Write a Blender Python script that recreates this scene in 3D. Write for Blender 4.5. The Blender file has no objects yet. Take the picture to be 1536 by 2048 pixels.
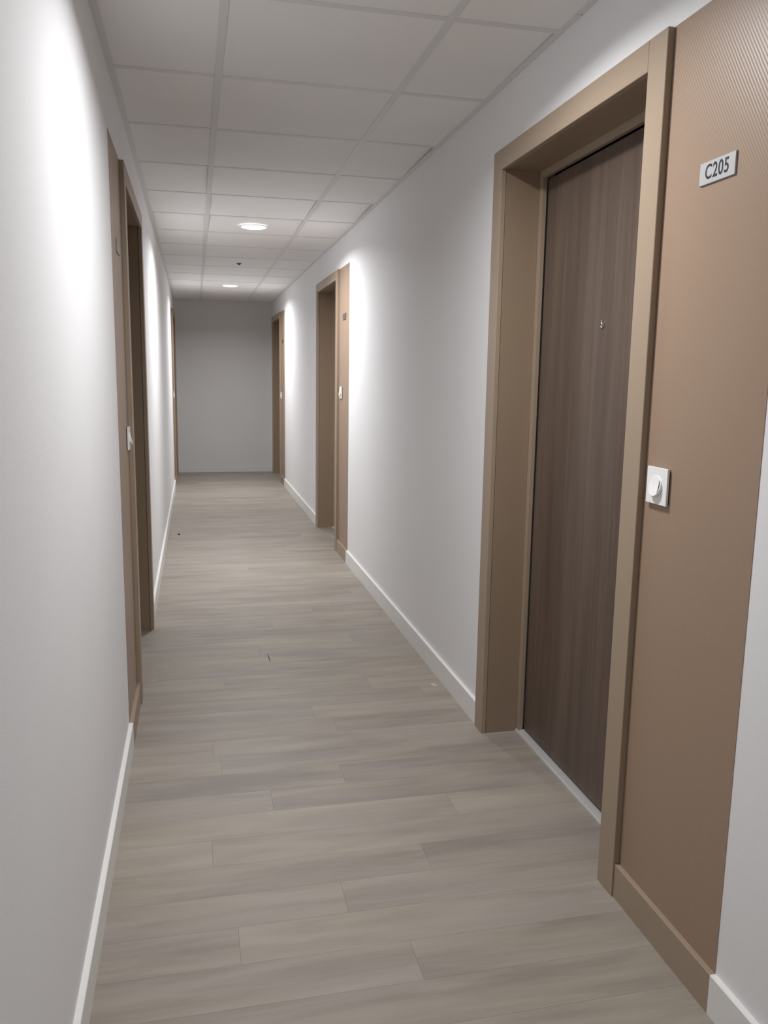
import bpy, bmesh, math, random
from mathutils import Matrix, Vector
random.seed(7)
SC = bpy.context.scene
COL = SC.collection

# ---------------------------------------------------------------- camera, world, lamp level, exposure
IMG_W, IMG_H, F_PX = 1536, 2048, 1638.0
CAM = Vector((0.0, 0.0, 1.2906))
YAW, PITCH, ROLL = 0.2269, -0.1631, 0.0155
fw = Vector((math.sin(YAW) * math.cos(PITCH), math.cos(YAW) * math.cos(PITCH), math.sin(PITCH)))
rt = Vector((math.cos(YAW), -math.sin(YAW), 0))
up = rt.cross(fw)
r2 = rt * math.cos(ROLL) + up * math.sin(ROLL)
u2 = -rt * math.sin(ROLL) + up * math.cos(ROLL)
cd = bpy.data.cameras.new('camera')
cam = bpy.data.objects.new('camera', cd)
COL.objects.link(cam)
cam.matrix_world = Matrix((( r2.x, u2.x, -fw.x, CAM.x), (r2.y, u2.y, -fw.y, CAM.y), (r2.z, u2.z, -fw.z, CAM.z), (0, 0, 0, 1)))
cd.sensor_fit = 'VERTICAL'
cd.sensor_height = 36.0
cd.lens = F_PX / IMG_H * 36.0
cd.clip_start = 0.02
SC.camera = cam

w = bpy.data.worlds.new('world')
SC.world = w
w.use_nodes = True
w.node_tree.nodes['Background'].inputs['Color'].default_value = (0, 0, 0, 1)
w.node_tree.nodes['Background'].inputs['Strength'].default_value = 0.0

SC.view_settings.view_transform = 'Standard'
SC.view_settings.look = 'None'
SC.view_settings.gamma = 1.0
SC.view_settings.use_curve_mapping = False
SC.view_settings.exposure = 0.0
LAMP_W = 25.0                                 # power of one downlight
LAMP_SPREAD = math.radians(159)               # its reflector keeps the beam off the ceiling
LAMP_GLOW = 7.0                               # radiance of the lit diffuser itself
LAMP_TINT = (0.985, 0.99, 1.0)
SC.cycles.max_bounces = 10
SC.cycles.diffuse_bounces = 8

# ---------------------------------------------------------------- measured sizes (metres)
XL, XR, H = -0.2473, 1.0194, 2.2408           # corridor walls and ceiling
Y_BACK, Y_END = -2.9, 11.165
ZO, ZI = 2.0392, 1.9725                       # casing top, opening top
P = 0.0177                                    # casing thickness
BH, BT = 0.0890, 0.0135                       # baseboard height and thickness
RAIL_L, RAIL_R = 0.0957, 0.6930               # ceiling runners
T0, T = 2.2883, 0.6                           # ceiling grid
WT = 0.20                                     # wall thickness

# ---------------------------------------------------------------- material helpers
def nmat(name):
    m = bpy.data.materials.new(name)
    m.use_nodes = True
    nt = m.node_tree
    b = nt.nodes['Principled BSDF']
    return m, nt, b

def N(nt, kind, **kw):
    n = nt.nodes.new(kind)
    for k, v in kw.items():
        setattr(n, k, v)
    return n

def setin(n, **kw):
    for k, v in kw.items():
        n.inputs[k.replace('_', ' ')].default_value = v

def ramp(nt, stops):
    r = N(nt, 'ShaderNodeValToRGB')
    e = r.color_ramp.elements
    while len(e) < len(stops):
        e.new(0.5)
    for el, (p, c) in zip(e, stops):
        el.position = p
        el.color = (*c, 1)
    return r

def plain(name, col, rough=0.5, spec=0.4, metal=0.0, bump=0.0, bscale=300.0, var=0.0):
    m, nt, b = nmat(name)
    setin(b, Base_Color=(*col, 1), Roughness=rough, Metallic=metal)
    b.inputs['Specular IOR Level'].default_value = spec
    tc = N(nt, 'ShaderNodeTexCoord')
    if bump > 0:
        nz = N(nt, 'ShaderNodeTexNoise')
        setin(nz, Scale=bscale, Detail=3.0)
        bp = N(nt, 'ShaderNodeBump')
        setin(bp, Strength=bump, Distance=0.001)
        nt.links.new(tc.outputs['Object'], nz.inputs['Vector'])
        nt.links.new(nz.outputs['Fac'], bp.inputs['Height'])
        nt.links.new(bp.outputs['Normal'], b.inputs['Normal'])
    if var > 0:
        nz2 = N(nt, 'ShaderNodeTexNoise')
        setin(nz2, Scale=2.2, Detail=4.0)
        nt.links.new(tc.outputs['Object'], nz2.inputs['Vector'])
        a = tuple(c * (1 - var) for c in col)
        z = tuple(min(1, c * (1 + var)) for c in col)
        r = ramp(nt, [(0.3, a), (0.7, z)])
        nt.links.new(nz2.outputs['Fac'], r.inputs['Fac'])
        nt.links.new(r.outputs['Color'], b.inputs['Base Color'])
    return m

BROWN = (0.335, 0.258, 0.188)
PANEL = (0.322, 0.226, 0.161)
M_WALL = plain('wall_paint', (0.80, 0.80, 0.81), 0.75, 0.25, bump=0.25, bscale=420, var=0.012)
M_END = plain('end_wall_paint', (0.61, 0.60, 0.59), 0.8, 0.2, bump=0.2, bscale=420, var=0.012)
M_BASE = plain('baseboard_paint', (0.80, 0.795, 0.78), 0.35, 0.45)
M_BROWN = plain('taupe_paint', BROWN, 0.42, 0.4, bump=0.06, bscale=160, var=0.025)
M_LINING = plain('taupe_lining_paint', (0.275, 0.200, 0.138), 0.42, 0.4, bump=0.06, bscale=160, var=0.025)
M_FRAME = plain('taupe_steel', (0.33, 0.255, 0.185), 0.32, 0.5)
M_TILE = plain('ceiling_tile', (0.83, 0.82, 0.815), 0.9, 0.1, bump=0.35, bscale=260, var=0.02)
M_RAIL = plain('ceiling_rail', (0.70, 0.695, 0.69), 0.5, 0.35)
M_VOID = plain('plenum_dark', (0.03, 0.03, 0.03), 0.9, 0.1)
M_JOINT = plain('plank_joint', (0.13, 0.112, 0.095), 0.8, 0.2)
M_PLASTIC = plain('white_plastic', (0.86, 0.86, 0.85), 0.3, 0.5)
M_DISH_SHADE_BACK = plain('dish_shade_and_back', (0.08, 0.08, 0.08), 0.5, 0.3)  # dark for the painted shade in the button dish, and for the back frame
M_CHROME = plain('chrome', (0.75, 0.73, 0.70), 0.15, 0.5, metal=1.0)
M_GLASS = plain('lens_dark', (0.02, 0.02, 0.02), 0.05, 0.7)
M_ALU = plain('aluminium_bar', (0.62, 0.62, 0.61), 0.38, 0.5, metal=0.35, bump=0.1, bscale=90)
M_SIGN = plain('sign_face', (0.50, 0.50, 0.51), 0.4, 0.5, metal=0.2)
M_SIGN_GLANCING = plain('sign_glancing_tone', (0.26, 0.245, 0.225), 0.4, 0.5, metal=0.2)  # same plate face, darkened in colour for its glancing reflection
M_SIGN_DARK_REFL = plain('sign_dark_reflection', (0.12, 0.105, 0.09), 0.4, 0.5, metal=0.2)  # same plate face with a dark reflection put into its colour
M_INK = plain('sign_ink', (0.018, 0.02, 0.03), 0.5, 0.3)
M_SENSOR = plain('sensor_body', (0.10, 0.095, 0.09), 0.4, 0.4)
M_FLAKE = plain('plaster_flake', (0.74, 0.72, 0.69), 0.9, 0.1)
M_SCRAP = plain('paint_scrap', (0.54, 0.50, 0.46), 0.9, 0.1)
M_DIRT = plain('dark_crumb', (0.03, 0.025, 0.02), 0.9, 0.1)
M_RING = plain('lamp_ring', (0.85, 0.85, 0.84), 0.4, 0.4)

def mk_lamp():
    m, nt, b = nmat('lamp_diffuser')
    setin(b, Base_Color=(0.9, 0.9, 0.9, 1), Roughness=0.5)
    b.inputs['Emission Color'].default_value = (*LAMP_TINT, 1)
    b.inputs['Emission Strength'].default_value = LAMP_GLOW
    return m
M_LAMP = mk_lamp()

def mk_ribbed():
    """taupe wallcovering with fine diagonal ribs"""
    m, nt, b = nmat('taupe_ribbed_covering')
    setin(b, Base_Color=(*PANEL, 1), Roughness=0.40)
    b.inputs['Specular IOR Level'].default_value = 0.45
    tc = N(nt, 'ShaderNodeTexCoord')
    mp = N(nt, 'ShaderNodeMapping')
    mp.inputs['Rotation'].default_value = (math.radians(33), 0, 0)
    wv = N(nt, 'ShaderNodeTexWave', wave_type='BANDS', bands_direction='Y')
    setin(wv, Scale=48.0, Distortion=0.9, Detail=2.0, Detail_Scale=0.6)
    nt.links.new(tc.outputs['Object'], mp.inputs['Vector'])
    nt.links.new(mp.outputs['Vector'], wv.inputs['Vector'])
    nz = N(nt, 'ShaderNodeTexNoise')
    setin(nz, Scale=120.0, Detail=2.0)
    nt.links.new(tc.outputs['Object'], nz.inputs['Vector'])
    mx = N(nt, 'ShaderNodeMath', operation='MULTIPLY_ADD')
    mx.inputs[1].default_value = 0.35
    nt.links.new(nz.outputs['Fac'], mx.inputs[0])
    nt.links.new(wv.outputs['Fac'], mx.inputs[2])
    bp = N(nt, 'ShaderNodeBump')
    setin(bp, Strength=0.26, Distance=0.0006)
    nt.links.new(mx.outputs[0], bp.inputs['Height'])
    nt.links.new(bp.outputs['Normal'], b.inputs['Normal'])
    return m
M_RIB = mk_ribbed()

def mk_wood(name, axis, dark, mid, light, sc_long, sc_cross, rough, per_obj, fine=0.30, hue=None):
    m, nt, b = nmat(name)
    setin(b, Roughness=rough)
    b.inputs['Specular IOR Level'].default_value = 0.35
    tc = N(nt, 'ShaderNodeTexCoord')
    oi = N(nt, 'ShaderNodeObjectInfo')
    off = N(nt, 'ShaderNodeMath', operation='MULTIPLY')
    off.inputs[1].default_value = 57.0
    nt.links.new(oi.outputs['Random'], off.inputs[0])
    add = N(nt, 'ShaderNodeVectorMath', operation='ADD')
    nt.links.new(tc.outputs['Object'], add.inputs[0])
    nt.links.new(off.outputs[0], add.inputs[1])
    def layer(sl, scx, det, dist):
        mp = N(nt, 'ShaderNodeMapping')
        s = [scx, scx, scx]
        s['xyz'.index(axis)] = sl
        mp.inputs['Scale'].default_value = s
        nt.links.new(add.outputs[0], mp.inputs['Vector'])
        nz = N(nt, 'ShaderNodeTexNoise')
        setin(nz, Scale=1.0, Detail=det, Roughness=0.55, Distortion=dist)
        nt.links.new(mp.outputs['Vector'], nz.inputs['Vector'])
        return nz
    a = layer(sc_long, sc_cross, 5.0, 0.4)
    c = layer(sc_long * 2.5, sc_cross * 6, 3.0, 0.0)
    d = layer(sc_long * 0.8, sc_cross * 0.25, 2.0, 0.3)
    m1 = N(nt, 'ShaderNodeMath', operation='MULTIPLY_ADD')
    m1.inputs[1].default_value = fine
    nt.links.new(c.outputs['Fac'], m1.inputs[0])
    m0 = N(nt, 'ShaderNodeMath', operation='MULTIPLY')
    m0.inputs[1].default_value = 0.70 - fine
    nt.links.new(a.outputs['Fac'], m0.inputs[0])
    nt.links.new(m0.outputs[0], m1.inputs[2])
    m2 = N(nt, 'ShaderNodeMath', operation='MULTIPLY_ADD')
    m2.inputs[1].default_value = 0.30
    nt.links.new(d.outputs['Fac'], m2.inputs[0])
    nt.links.new(m1.outputs[0], m2.inputs[2])
    last = m2
    if per_obj > 0:
        m3 = N(nt, 'ShaderNodeMath', operation='MULTIPLY_ADD')
        m3.inputs[1].default_value = per_obj
        nt.links.new(oi.outputs['Random'], m3.inputs[0])
        m4 = N(nt, 'ShaderNodeMath', operation='SUBTRACT')
        m4.inputs[1].default_value = per_obj / 2
        nt.links.new(m2.outputs[0], m3.inputs[2])
        nt.links.new(m3.outputs[0], m4.inputs[0])
        last = m4
    r = ramp(nt, [(0.34, dark), (0.50, mid), (0.66, light)])
    nt.links.new(last.outputs[0], r.inputs['Fac'])
    if hue:
        e = layer(1.3, 5.0, 2.0, 0.2)
        hr = ramp(nt, [(0.40, (1, 1, 1)), (0.62, hue)])
        nt.links.new(e.outputs['Fac'], hr.inputs['Fac'])
        mul = N(nt, 'ShaderNodeMix', data_type='RGBA', blend_type='MULTIPLY')
        mul.inputs[0].default_value = 1.0
        nt.links.new(r.outputs['Color'], mul.inputs[6])
        nt.links.new(hr.outputs['Color'], mul.inputs[7])
        nt.links.new(mul.outputs[2], b.inputs['Base Color'])
    else:
        nt.links.new(r.outputs['Color'], b.inputs['Base Color'])
    bp = N(nt, 'ShaderNodeBump')
    setin(bp, Strength=0.12, Distance=0.0006)
    nt.links.new(c.outputs['Fac'], bp.inputs['Height'])
    nt.links.new(bp.outputs['Normal'], b.inputs['Normal'])
    return m
M_PLANK = mk_wood('grey_oak_vinyl', 'x', (0.250, 0.218, 0.182), (0.318, 0.282, 0.234), (0.370, 0.332, 0.272), 2.2, 17.0, 0.5, 0.10, 0.12, (0.93, 0.92, 0.99))
M_LEAF = mk_wood('dark_walnut_laminate', 'z', (0.074, 0.051, 0.040), (0.110, 0.078, 0.060), (0.150, 0.110, 0.085), 0.9, 26.0, 0.42, 0.0)

# ---------------------------------------------------------------- geometry helpers
def box(bm, x0, x1, y0, y1, z0, z1):
    x0, x1 = min(x0, x1), max(x0, x1)
    y0, y1 = min(y0, y1), max(y0, y1)
    z0, z1 = min(z0, z1), max(z0, z1)
    v = [bm.verts.new(p) for p in ((x0, y0, z0), (x1, y0, z0), (x1, y1, z0), (x0, y1, z0),
                                   (x0, y0, z1), (x1, y0, z1), (x1, y1, z1), (x0, y1, z1))]
    for f in ((0, 3, 2, 1), (4, 5, 6, 7), (0, 1, 5, 4), (1, 2, 6, 5), (2, 3, 7, 6), (3, 0, 4, 7)):
        bm.faces.new([v[i] for i in f])

def bevel(bm, d, seg=1):
    bmesh.ops.bevel(bm, geom=list(bm.edges), offset=d, segments=seg, affect='EDGES', profile=0.7)

def obj(name, bm, mat, parent=None, origin=None, smooth=False):
    bmesh.ops.recalc_face_normals(bm, faces=list(bm.faces))
    if origin is not None:
        bmesh.ops.translate(bm, verts=list(bm.verts), vec=-Vector(origin))
    me = bpy.data.meshes.new(name)
    bm.to_mesh(me)
    bm.free()
    me.materials.append(mat)
    if smooth:
        for p in me.polygons:
            p.use_smooth = True
    o = bpy.data.objects.new(name, me)
    COL.objects.link(o)
    if parent is not None:
        o.parent = parent
        loc = Vector(origin) if origin is not None else Vector((0, 0, 0))
        o.location = loc - world_loc(parent)
    elif origin is not None:
        o.location = origin
    return o

def world_loc(o):
    v = Vector(o.location)
    while o.parent:
        o = o.parent
        v += o.location
    return v

def bobj(name, mat, parent, x0, x1, y0, y1, z0, z1, bev=0.0, seg=1):
    bm = bmesh.new()
    box(bm, x0, x1, y0, y1, z0, z1)
    if bev:
        bevel(bm, bev, seg)
    return obj(name, bm, mat, parent, origin=((x0 + x1) / 2, (y0 + y1) / 2, (z0 + z1) / 2))

def empty(name, loc):
    o = bpy.data.objects.new(name, None)
    o.empty_display_size = 0.1
    o.location = loc
    COL.objects.link(o)
    return o

def tag(o, label, cat, group=None, kind=None):
    o['label'] = label
    o['category'] = cat
    if group:
        o['group'] = group
    if kind:
        o['kind'] = kind
    return o

def lathe(bm, prof, seg, mtx):
    """profile of (radius, height) turned about local z, then placed by mtx"""
    rings = []
    for r, h in prof:
        if r < 1e-6:
            rings.append([bm.verts.new(mtx @ Vector((0, 0, h)))])
        else:
            rings.append([bm.verts.new(mtx @ Vector((r * math.cos(2 * math.pi * i / seg), r * math.sin(2 * math.pi * i / seg), h))) for i in range(seg)])
    for a, b in zip(rings, rings[1:]):
        for i in range(seg):
            j = (i + 1) % seg
            if len(a) == 1 and len(b) == 1:
                continue
            if len(a) == 1:
                bm.faces.new((a[0], b[i], b[j]))
            elif len(b) == 1:
                bm.faces.new((a[i], a[j], b[0]))
            else:
                bm.faces.new((a[i], a[j], b[j], b[i]))

# ---------------------------------------------------------------- doors: side (+1 right, -1 left), casing start, casing end, panel start
DOORS = [
    ('door_1', 1, 1.7118, 2.7673, 1.3163),
    ('door_2', 1, 5.9218, 6.9850, 5.5362),
    ('door_3', 1, 10.020, 11.080, 9.635),
    ('door_4', -1, 3.2072, 4.2650, 2.8217),
    ('door_5', -1, 10.045, 11.105, 9.660),
]
CW = 0.0757                                   # casing width
def wallx(s):
    return XR if s > 0 else XL

# ---------------------------------------------------------------- walls
TOPZ = H + 0.14
def side_wall(name, s, label):
    bm = bmesh.new()
    xa, xb = wallx(s), wallx(s) + s * WT
    y = Y_BACK
    for n, sd, y0, y1, yp in DOORS:
        if sd != s:
            continue
        h0, h1 = y0 + CW - 0.022, y1 - CW + 0.022
        box(bm, xa, xb, y, h0, 0, TOPZ)
        box(bm, xa, xb, h0, h1, ZI + 0.022, TOPZ)
        y = h1
    box(bm, xa, xb, y, Y_END, 0, TOPZ)
    o = obj(name, bm, M_WALL)
    return tag(o, label, 'wall', kind='structure')
side_wall('wall_right', 1, 'long white painted wall on the right holding three brown framed doors')
side_wall('wall_left', -1, 'long white painted wall on the left holding two brown framed doors')
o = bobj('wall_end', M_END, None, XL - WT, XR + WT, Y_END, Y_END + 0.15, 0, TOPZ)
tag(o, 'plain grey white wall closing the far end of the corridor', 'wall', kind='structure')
o = bobj('wall_back', M_WALL, None, XL - WT, XR + WT, Y_BACK - 0.15, Y_BACK, 0, TOPZ)
tag(o, 'white wall closing the corridor behind the camera', 'wall', kind='structure')

# ---------------------------------------------------------------- floor of planks laid across the corridor
fl = bobj('floor', M_JOINT, None, XL - WT, XR + WT, Y_BACK - 0.15, Y_END + 0.15, -0.06, -0.0052)
tag(fl, 'grey beige wood look vinyl plank floor laid across the corridor', 'floor', kind='structure')
PW, PLEN, GAP = 0.128, 1.22, 0.00025
known = {-1: 0.459, 0: 0.073, 1: 0.34, 2: 0.59, 3: 0.02, 4: 0.745, 5: 0.205, 6: 0.447, 7: 0.059}
FX0, FX1 = XL - 0.17, XR + 0.17
def plank(x0, x1, y0, y1):
    bm = bmesh.new()
    z0, z1, c = -0.005, 0.0, 0.00025
    a = [(x0, y0), (x1, y0), (x1, y1), (x0, y1)]
    i = [(x0 + c, y0 + c), (x1 - c, y0 + c), (x1 - c, y1 - c), (x0 + c, y1 - c)]
    vb = [bm.verts.new((x, y, z0)) for x, y in a]
    vm = [bm.verts.new((x, y, z1 - c)) for x, y in a]
    vt = [bm.verts.new((x, y, z1)) for x, y in i]
    bm.faces.new(vt)
    for k in range(4):
        j = (k + 1) % 4
        bm.faces.new((vm[k], vm[j], vt[j], vt[k]))
        bm.faces.new((vb[k], vb[j], vm[j], vm[k]))
    obj('plank', bm, M_PLANK, fl, origin=((x0 + x1) / 2, (y0 + y1) / 2, -0.0025))
r = int(math.floor((Y_BACK - 1.655) / PW))
while 1.655 + r * PW < Y_END:
    y0 = 1.655 + r * PW
    j = known.get(r, random.uniform(XL - 0.05, XR + 0.05))
    cuts = [FX0] + [x for x in (j - PLEN, j, j + PLEN) if FX0 + 0.04 < x < FX1 - 0.04] + [FX1]
    for a, b in zip(cuts, cuts[1:]):
        plank(a + GAP / 2, b - GAP / 2, y0 + GAP / 2, min(y0 + PW, Y_END) - GAP / 2)
    r += 1

# ---------------------------------------------------------------- suspended ceiling
ce = bobj('ceiling', M_VOID, None, XL - WT, XR + WT, Y_BACK - 0.15, Y_END + 0.15, H + 0.14, H + 0.20)
tag(ce, 'suspended ceiling of matt white tiles in a grey metal grid', 'ceiling', kind='structure')
RW = 0.012                                    # half of a rail's visible face
AW = 0.022                                    # wall angle width
def rail(name, x0, x1, y0, y1, stem):
    bm = bmesh.new()
    box(bm, x0, x1, y0, y1, H, H + 0.0015)
    if stem == 'y':
        xm = (x0 + x1) / 2
        box(bm, xm - 0.0015, xm + 0.0015, y0, y1, H + 0.0015, H + 0.032)
    elif stem == 'x':
        ym = (y0 + y1) / 2
        box(bm, x0, x1, ym - 0.0015, ym + 0.0015, H + 0.0015, H + 0.032)
    elif stem == 'l':
        box(bm, x0, x0 + 0.0012, y0, y1, H + 0.0015, H + 0.025)
    elif stem == 'r':
        box(bm, x1 - 0.0012, x1, y0, y1, H + 0.0015, H + 0.025)
    return obj(name, bm, M_RAIL, ce, origin=((x0 + x1) / 2, (y0 + y1) / 2, H))
rail('main_rail', RAIL_L - RW, RAIL_L + RW, Y_BACK, Y_END, 'y')
rail('main_rail', RAIL_R - RW, RAIL_R + RW, Y_BACK, Y_END, 'y')
rail('wall_angle', XL, XL + AW, Y_BACK, Y_END, 'l')
YJ = 2.172                                    # butt joint in the right hand angle
rail('wall_angle', XR - AW, XR, Y_BACK, YJ - 0.003, 'r')
rail('wall_angle', XR - AW, XR, YJ + 0.003, Y_END, 'r')
rail('wall_angle', RAIL_L + RW, RAIL_R - RW, Y_END - 0.02, Y_END, 'n')
k0 = int(math.floor((Y_BACK - T0) / T))
k1 = int(math.ceil((Y_END - T0) / T))
cols = [(XL + 0.002, RAIL_L, XL + AW, RAIL_L - RW), (RAIL_L, RAIL_R, RAIL_L + RW, RAIL_R - RW), (RAIL_R, XR - 0.002, RAIL_R + RW, XR - AW)]
LIFT = {(2, 4): (0.016, 0.016), (2, 2): (0.001, 0.012), (1, 5): (0.011, 0.006), (0, 5): (0.009, 0.010), (0, 3): (0.002, 0.010),
        (1, 4): (0.009, 0.008), (0, 0): (0.0, 0.0), (1, 9): (0.007, 0.006), (2, 0): (0.0, 0.004)}
for k in range(k0, k1 + 1):
    ya = T0 + k * T
    yb = ya + T
    if yb > Y_END: yb = Y_END - 0.004
    if ya < Y_BACK: ya = Y_BACK + 0.004
    if ya > Y_END - 0.1 or yb < Y_BACK + 0.1:
        continue
    for ci, (tx0, tx1, rx0, rx1) in enumerate(cols):
        if k > k0:
            rail('cross_rail', rx0, rx1, ya - RW, ya + RW, 'x')
        x0, x1 = tx0 + 0.003, tx1 - 0.003
        y0, y1 = ya + 0.003, yb - 0.003
        la, lb = LIFT.get((ci, k), (random.uniform(0, 0.001), random.uniform(0, 0.001)))
        z = H + 0.0016
        bm = bmesh.new()
        pts = [(x0, y0, z + la), (x1, y0, z + lb), (x1, y1, z), (x0, y1, z)]
        vb = [bm.verts.new(p) for p in pts]
        vt = [bm.verts.new((p[0], p[1], p[2] + 0.015)) for p in pts]
        bm.faces.new(vb[::-1]); bm.faces.new(vt)
        for q in range(4):
            bm.faces.new((vb[q], vb[(q + 1) % 4], vt[(q + 1) % 4], vt[q]))
        obj('ceiling_tile', bm, M_TILE, ce, origin=((x0 + x1) / 2, (y0 + y1) / 2, z))

# ---------------------------------------------------------------- baseboards
def baseboard(name, s, y0, y1, mat, label):
    xa = wallx(s)
    prof = [(0, 0), (BT, 0), (BT, BH - 0.0015), (BT - 0.0015, BH), (0, BH)]
    bm = bmesh.new()
    ra = [bm.verts.new((xa - s * d, y0, z)) for d, z in prof]
    rb = [bm.verts.new((xa - s * d, y1, z)) for d, z in prof]
    bm.faces.new(ra); bm.faces.new(rb[::-1])
    for i in range(5):
        bm.faces.new((ra[i], ra[(i + 1) % 5], rb[(i + 1) % 5], rb[i]))
    o = obj(name, bm, mat, None, origin=(xa, (y0 + y1) / 2, 0))
    return tag(o, label, 'baseboard', kind='structure')
g = 0.0006
baseboard('baseboard_right', 1, Y_BACK, 1.3163 - g, M_BASE, 'white baseboard at the lower right, nearer than the brown panel of door C205')
baseboard('baseboard_right', 1, 2.7673 + g, 5.5362 - g, M_BASE, 'white baseboard on the right wall between the C205 door and the middle door')
baseboard('baseboard_right', 1, 6.9850 + g, 9.635 - g, M_BASE, 'white baseboard on the right wall between the middle door and the far door')
baseboard('baseboard_left', -1, Y_BACK, 2.8217 - g, M_BASE, 'white baseboard on the left wall, nearest the camera')
baseboard('baseboard_left', -1, 4.2650 + g, 9.660 - g, M_BASE, 'white baseboard on the left wall beyond the near left door')
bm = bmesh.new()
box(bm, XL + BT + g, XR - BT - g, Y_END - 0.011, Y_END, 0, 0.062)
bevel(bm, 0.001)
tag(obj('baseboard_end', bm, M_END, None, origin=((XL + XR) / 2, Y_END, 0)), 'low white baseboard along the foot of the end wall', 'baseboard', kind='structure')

# ---------------------------------------------------------------- door sets
DNAME = {
    'door_1': ('dark walnut door with peephole in a brown frame, nearest on the right beside the C205 plate', 'the C205 door nearest on the right'),
    'door_2': ('brown framed recessed door in the middle of the right wall', 'the middle door of the right wall'),
    'door_3': ('brown framed recessed door on the right, last before the end wall', 'the far right door'),
    'door_4': ('brown framed dark door on the left, the nearer one', 'the near left door'),
    'door_5': ('brown framed dark door on the left, last before the end wall', 'the far left door'),
}
def door_set(idx, name, s, y0, y1, yp):
    xw = wallx(s)
    X = lambda d: xw + s * d                  # d > 0 goes into the wall
    label, where = DNAME[name]
    root = tag(empty(name, (xw, (y0 + y1) / 2, 0)), label, 'door', kind='structure')
    a, b = y0 + CW, y1 - CW                   # clear opening between casings
    CT = 0.0113                               # visible casing edge before the lining seam
    # casings: two full height boards and the head board between them
    bobj('casing', M_BROWN, root, X(-P), X(-P + CT + 0.0057), y0, a, 0, ZO, 0.0012)
    bobj('casing', M_BROWN, root, X(-P), X(-P + CT + 0.0057), b, y1, 0, ZO, 0.0012)
    bobj('head_casing', M_BROWN, root, X(-P), X(-P + CT + 0.0057), a + 0.0004, b - 0.0004, ZI, ZO, 0.0012)
    # linings of the recess, set a hair behind the casing edge
    d0, d1, q = 0.0008, 0.1196, 0.0012
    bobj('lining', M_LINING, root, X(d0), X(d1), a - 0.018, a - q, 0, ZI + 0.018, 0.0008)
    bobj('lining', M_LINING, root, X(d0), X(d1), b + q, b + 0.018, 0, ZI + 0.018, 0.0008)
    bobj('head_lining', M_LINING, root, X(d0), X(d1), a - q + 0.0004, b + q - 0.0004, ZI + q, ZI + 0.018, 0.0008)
    # steel frame
    FW, e0, e1 = 0.022, 0.1198, 0.136
    bobj('steel_frame', M_FRAME, root, X(e0), X(e1), a - 0.018, a + FW, 0, ZI + 0.018, 0.002, 2)
    bobj('steel_frame', M_FRAME, root, X(e0), X(e1), b - FW, b + 0.018, 0, ZI + 0.018, 0.002, 2)
    bobj('steel_head', M_FRAME, root, X(e0), X(e1), a + FW + 0.0003, b - FW - 0.0003, ZI - FW, ZI + 0.018, 0.002, 2)
    # threshold bar with a sloping top
    bm = bmesh.new()
    prof = [(0.1150, 0), (0.1150, 0.005), (0.1185, 0.0095), (0.134, 0.012), (0.150, 0.012), (0.150, 0)]
    va = [bm.verts.new((X(d), a + 0.0005 + (FW if d > 0.1195 else 0), z)) for d, z in prof]
    vb = [bm.verts.new((X(d), b - 0.0005 - (FW if d > 0.1195 else 0), z)) for d, z in prof]
    bm.faces.new(va); bm.faces.new(vb[::-1])
    for i in range(len(prof)):
        k = (i + 1) % len(prof)
        bm.faces.new((va[i], va[k], vb[k], vb[i]))
    th = obj('threshold', bm, M_ALU, root, origin=(X(0.13), (a + b) / 2, 0))
    th['label'] = 'pale grey metal threshold bar'
    # leaf
    g0 = 0.004
    L0, L1 = 0.1395, 0.1795
    leaf = bobj('leaf', M_LEAF, root, X(L0), X(L1), a + FW + g0, b - FW - g0, 0.0175, ZI - FW - g0, 0.0012)
    leaf['label'] = 'dark walnut grain door leaf'
    # door viewer
    if name == 'door_1':
        py, pz = (a + b) / 2 - 0.008, 1.4525
        mt = Matrix.Translation((X(L0), py, pz)) @ Matrix.Rotation(-s * math.pi / 2, 4, 'Y')
        bm = bmesh.new()
        lathe(bm, [(0.0, -0.002), (0.0115, -0.002), (0.0115, 0.0025), (0.0105, 0.0048), (0.0072, 0.0052), (0.0060, 0.0016), (0.0, 0.0016)], 24, mt)
        pe = obj('peephole', bm, M_CHROME, leaf, origin=(X(L0), py, pz), smooth=False)
        pe['label'] = 'small chrome peephole'
    # dark backing of the rebate, the room side stays closed
    bobj('rebate', M_VOID, root, X(0.1797), X(0.190), a - 0.018, b + 0.018, 0, ZI + 0.018)
    # ribbed brown wall covering beside the door, with its brown baseboard
    tr = bobj('trim_%d' % (idx + 1), M_RIB, None, X(-0.0012), X(0.0), yp, y0 - 0.0004, BH, ZO)
    tag(tr, 'brown textured wall panel beside ' + where, 'wall panel', kind='structure')
    baseboard('baseboard_right' if s > 0 else 'baseboard_left', s, yp, y0 - 0.0004, M_BROWN, 'short brown baseboard under the brown panel beside ' + where)
for i, d in enumerate(DOORS):
    door_set(i, *d)

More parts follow.
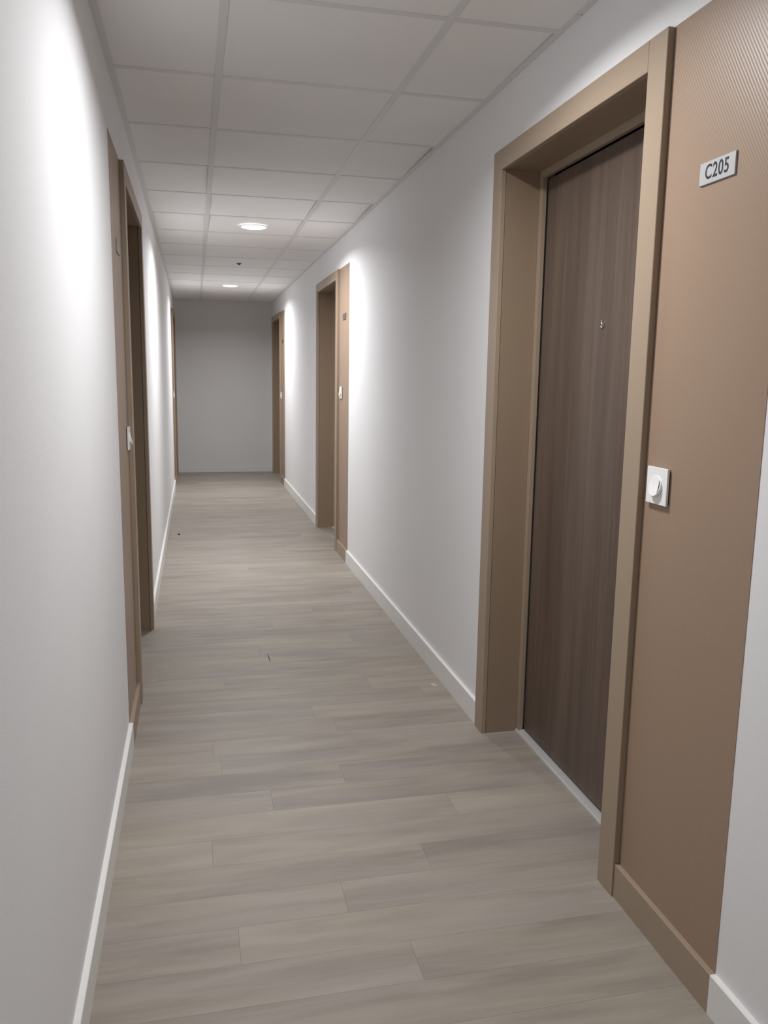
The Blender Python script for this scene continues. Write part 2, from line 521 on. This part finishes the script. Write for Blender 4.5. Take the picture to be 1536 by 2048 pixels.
# ---------------------------------------------------------------- ceiling lamps
def downlight(y, label, level=1.0):
    x = (RAIL_L + RAIL_R) / 2
    z = H + 0.0016
    root = tag(empty('downlight', (x, y, z)), label, 'ceiling light', 'round ceiling downlights')
    mt = Matrix.Translation((x, y, z)) @ Matrix.Rotation(math.pi, 4, 'X')
    bm = bmesh.new()
    lathe(bm, [(0.079, 0.0), (0.094, 0.0), (0.093, 0.003), (0.088, 0.0055), (0.081, 0.0055), (0.079, 0.003), (0.079, 0.0)], 48, mt)
    obj('trim_ring', bm, M_RING, root, origin=(x, y, z), smooth=False)
    bm = bmesh.new()
    lathe(bm, [(0.0, 0.0125), (0.03, 0.0120), (0.058, 0.0098), (0.074, 0.0060), (0.0785, 0.0025), (0.0785, 0.0003), (0.0, 0.0003)], 48, mt)
    df = obj('diffuser', bm, M_LAMP, root, origin=(x, y, z))
    df['label'] = 'glowing white lamp diffuser'
    ld = bpy.data.lights.new('lamp_light', 'AREA')
    ld.shape = 'DISK'
    ld.size = 0.15
    ld.spread = LAMP_SPREAD
    ld.energy = LAMP_W * level
    ld.color = LAMP_TINT
    lo = bpy.data.objects.new('lamp_light', ld)
    COL.objects.link(lo)
    lo.parent = root
    lo.location = (0, 0, -0.0145)
downlight(5.600, 'glowing round downlight in the ceiling, the nearer of the two in view')
downlight(9.262, 'glowing round downlight in the ceiling close to the end wall')
downlight(1.985, 'round ceiling downlight above the C205 door, nearest the camera', 0.76)
downlight(-1.615, 'round ceiling downlight behind the camera', 0.3)

# small dark sensor between the two lamps
sx, sy = 0.3955, 7.43
sn = tag(empty('ceiling_sensor', (sx, sy, H)), 'tiny dark round sensor on the ceiling between the two glowing downlights', 'sensor')
mt = Matrix.Translation((sx, sy, H + 0.0016)) @ Matrix.Rotation(math.pi, 4, 'X')
bm = bmesh.new()
lathe(bm, [(0.0, 0.0), (0.023, 0.0), (0.022, 0.003), (0.012, 0.006), (0.0, 0.006)], 24, mt)
obj('base', bm, M_SENSOR, sn, origin=(sx, sy, H))
bm = bmesh.new()
lathe(bm, [(0.0, 0.006), (0.009, 0.006), (0.009, 0.010), (0.012, 0.012), (0.011, 0.015), (0.0, 0.016)], 20, mt)
obj('head', bm, M_SENSOR, sn, origin=(sx, sy, H))

# ---------------------------------------------------------------- bell buttons
def bell(s, y, z, label, first):
    xw = wallx(s) - s * 0.0012
    root = tag(empty('bell_button', (xw, y, z)), label, 'door bell', 'white square bell buttons on the brown panels')
    hw, hz, t = 0.0415, 0.0415, 0.0085
    bm = bmesh.new()
    box(bm, xw - s * 0.0, xw - s * 0.003, y - hw + 0.003, y + hw - 0.003, z - hz + 0.003, z + hz - 0.003)
    obj('back_frame', bm, M_DISH_SHADE_BACK, root, origin=(xw, y, z))
    bm = bmesh.new()
    box(bm, xw - s * 0.003, xw - s * t, y - hw, y + hw, z - hz, z + hz)
    bevel(bm, 0.0012, 2)
    obj('plate', bm, M_PLASTIC, root, origin=(xw, y, z))
    # round button, flush at its top and standing proud at its foot
    R, n = 0.0235, 40
    bm = bmesh.new()
    f0, f1, f2 = [], [], []
    for i in range(n):
        a = 2 * math.pi * i / n
        cy, cz = R * math.cos(a), R * math.sin(a)
        pr = t + 0.0008 + 0.0046 * (1 - cz / R)
        f0.append(bm.verts.new((xw - s * (t - 0.0015), y + cy, z + cz)))
        f1.append(bm.verts.new((xw - s * (pr - 0.0006), y + cy, z + cz)))
        f2.append(bm.verts.new((xw - s * pr, y + cy * 0.965, z + cz * 0.965)))
    c = bm.verts.new((xw - s * (t + 0.0008 + 0.0030), y, z))
    for i in range(n):
        j = (i + 1) % n
        bm.faces.new((f0[i], f0[j], f1[j], f1[i]))
        bm.faces.new((f1[i], f1[j], f2[j], f2[i]))
        bm.faces.new((f2[i], f2[j], c))
    bm.faces.new(f0)
    bt = obj('button', bm, M_PLASTIC, root, origin=(xw, y, z))
    # dark sliver painting in the shade inside the button's dish
    bm = bmesh.new()
    yy = -s * 0.0155
    vs = []
    for cz, hwid in ((-0.0135, 0.0003), (-0.006, 0.0016), (0.004, 0.0016), (0.0135, 0.0003)):
        base = t + 0.0008 + 0.0046 * (1 - cz / R)
        k = 1 - math.hypot(yy, cz) / (R * 0.965)
        d = base * (1 - k) + (t + 0.0038) * k + 0.0009
        bow = 0.0035 * (1 - (cz / 0.0135) ** 2) * (-s)
        vs.append([bm.verts.new((xw - s * d, y + yy + bow - hwid, z + cz)), bm.verts.new((xw - s * d, y + yy + bow + hwid, z + cz)),
                   bm.verts.new((xw - s * (d - 0.002), y + yy + bow + hwid, z + cz)), bm.verts.new((xw - s * (d - 0.002), y + yy + bow - hwid, z + cz))])
    for p, q in zip(vs, vs[1:]):
        for i in range(4):
            bm.faces.new((p[i], p[(i + 1) % 4], q[(i + 1) % 4], q[i]))
    bm.faces.new(vs[0]); bm.faces.new(vs[-1][::-1])
    sl = obj('dish_shade', bm, M_DISH_SHADE_BACK, bt, origin=(xw, y, z))
    sl['label'] = 'narrow painted shade in the button dish'
bell(1, 1.648, 1.0585, 'white square bell button on the brown panel under the C205 plate', True)
bell(1, 5.815, 1.178, 'white bell button on the brown panel beside the middle right door', False)
bell(1, 9.985, 1.054, 'white bell button on the brown panel beside the far right door', False)
bell(-1, 3.155, 1.055, 'white bell button on the brown panel beside the near left door', False)
bell(-1, 9.900, 1.050, 'white bell button on the brown panel beside the far left door', False)

# ---------------------------------------------------------------- door number plates
def number_plate(s, y, z, label, text, wy=0.115, hz=0.0435, mat=None):
    xw = wallx(s) - s * 0.0012
    root = tag(empty('number_plate', (xw, y, z)), label, 'sign', 'door number plates')
    bm = bmesh.new()
    box(bm, xw, xw - s * 0.004, y - wy / 2, y + wy / 2, z - hz / 2, z + hz / 2)
    bevel(bm, 0.0006)
    obj('plate', bm, mat or M_SIGN, root, origin=(xw, y, z))
    if text:
        cu = bpy.data.curves.new('lettering', 'FONT')
        cu.body = text
        cu.size = 0.0395
        cu.align_x = 'CENTER'
        cu.align_y = 'CENTER'
        cu.extrude = 0.0002
        cu.offset = 0.0006
        cu.space_character = 1.10
        tmp = bpy.data.objects.new('tmp_text', cu)
        COL.objects.link(tmp)
        bpy.context.view_layer.update()
        dg = bpy.context.evaluated_depsgraph_get()
        me = bpy.data.meshes.new_from_object(tmp.evaluated_get(dg))
        bpy.data.objects.remove(tmp)
        bpy.data.curves.remove(cu)
        me.name = 'lettering'
        me.materials.clear()
        me.materials.append(M_INK)
        me.transform(Matrix.Diagonal((0.84, 1, 1, 1)))
        me.transform(Matrix(((0, 0, -s, 0), (-s, 0, 0, 0), (0, 1, 0, 0), (0, 0, 0, 1))))
        lt = bpy.data.objects.new('lettering', me)
        COL.objects.link(lt)
        lt.parent = root
        lt.location = (-s * 0.0041, 0, 0)
        lt['label'] = 'dark characters reading ' + text
number_plate(1, 1.518, 1.706, 'pale door number plate reading C205 on the near right brown panel', 'C205')
number_plate(1, 5.705, 1.699, 'small number plate with a painted dark reflection on the brown panel beside the middle right door', None, mat=M_SIGN_DARK_REFL)
number_plate(1, 9.830, 1.690, 'tiny number plate with a painted dark reflection on the brown panel beside the far right door', None, mat=M_SIGN_DARK_REFL)
number_plate(-1, 3.020, 1.712, 'grey number plate seen edge on at the near left brown panel', None, mat=M_SIGN_GLANCING)

# ---------------------------------------------------------------- specks lying on the floor
def crumb(name, x, y, rx, ry, h, mat, label, cat, rot=0.0, n=9, jag=0.3):
    bm = bmesh.new()
    lo, hi = [], []
    for i in range(n):
        a = 2 * math.pi * i / n
        k = 1 - jag * random.random()
        px, py = rx * k * math.cos(a), ry * k * math.sin(a)
        qx, qy = px * math.cos(rot) - py * math.sin(rot), px * math.sin(rot) + py * math.cos(rot)
        lo.append(bm.verts.new((x + qx, y + qy, 0.0)))
        hi.append(bm.verts.new((x + qx * 0.8, y + qy * 0.8, h * (0.7 + 0.3 * random.random()))))
    bm.faces.new(lo[::-1]); bm.faces.new(hi)
    for i in range(n):
        j = (i + 1) % n
        bm.faces.new((lo[i], lo[j], hi[j], hi[i]))
    tag(obj(name, bm, mat, None, origin=(x, y, 0)), label, cat)
crumb('plaster_crumb', 0.1924, 2.2727, 0.0028, 0.0035, 0.003, M_FLAKE, 'tiny white crumb lying on a plank in the middle of the floor', 'debris')
crumb('paint_flake', 0.966, 3.193, 0.016, 0.026, 0.0012, M_SCRAP, 'pale paint flake on the floor beside the right white baseboard', 'debris', rot=0.5, n=11, jag=0.55)
crumb('dirt_crumb', -0.151, 6.761, 0.011, 0.02, 0.008, M_DIRT, 'tiny dark crumb on the floor near the left baseboard', 'debris')
# thin dark bent thread
bm = bmesh.new()
rows = []
for i in range(7):
    t = i / 6 - 0.5
    x = 0.3085 + 0.004 * t - 0.006 * (t * t)
    y = 3.655 - 0.11 * t
    hw = 0.0016 * (1 - 1.6 * abs(t)) + 0.0004
    rows.append([bm.verts.new((x - hw, y, 0)), bm.verts.new((x + hw, y, 0)), bm.verts.new((x + hw * 0.4, y, 0.0014)), bm.verts.new((x - hw * 0.4, y, 0.0014))])
for p, q in zip(rows, rows[1:]):
    for i in range(4):
        bm.faces.new((p[i], p[(i + 1) % 4], q[(i + 1) % 4], q[i]))
bm.faces.new(rows[0]); bm.faces.new(rows[-1][::-1])
tag(obj('dark_thread', bm, M_DIRT, None, origin=(0.3085, 3.655, 0)), 'short dark thread lying along the corridor on the floor', 'debris')
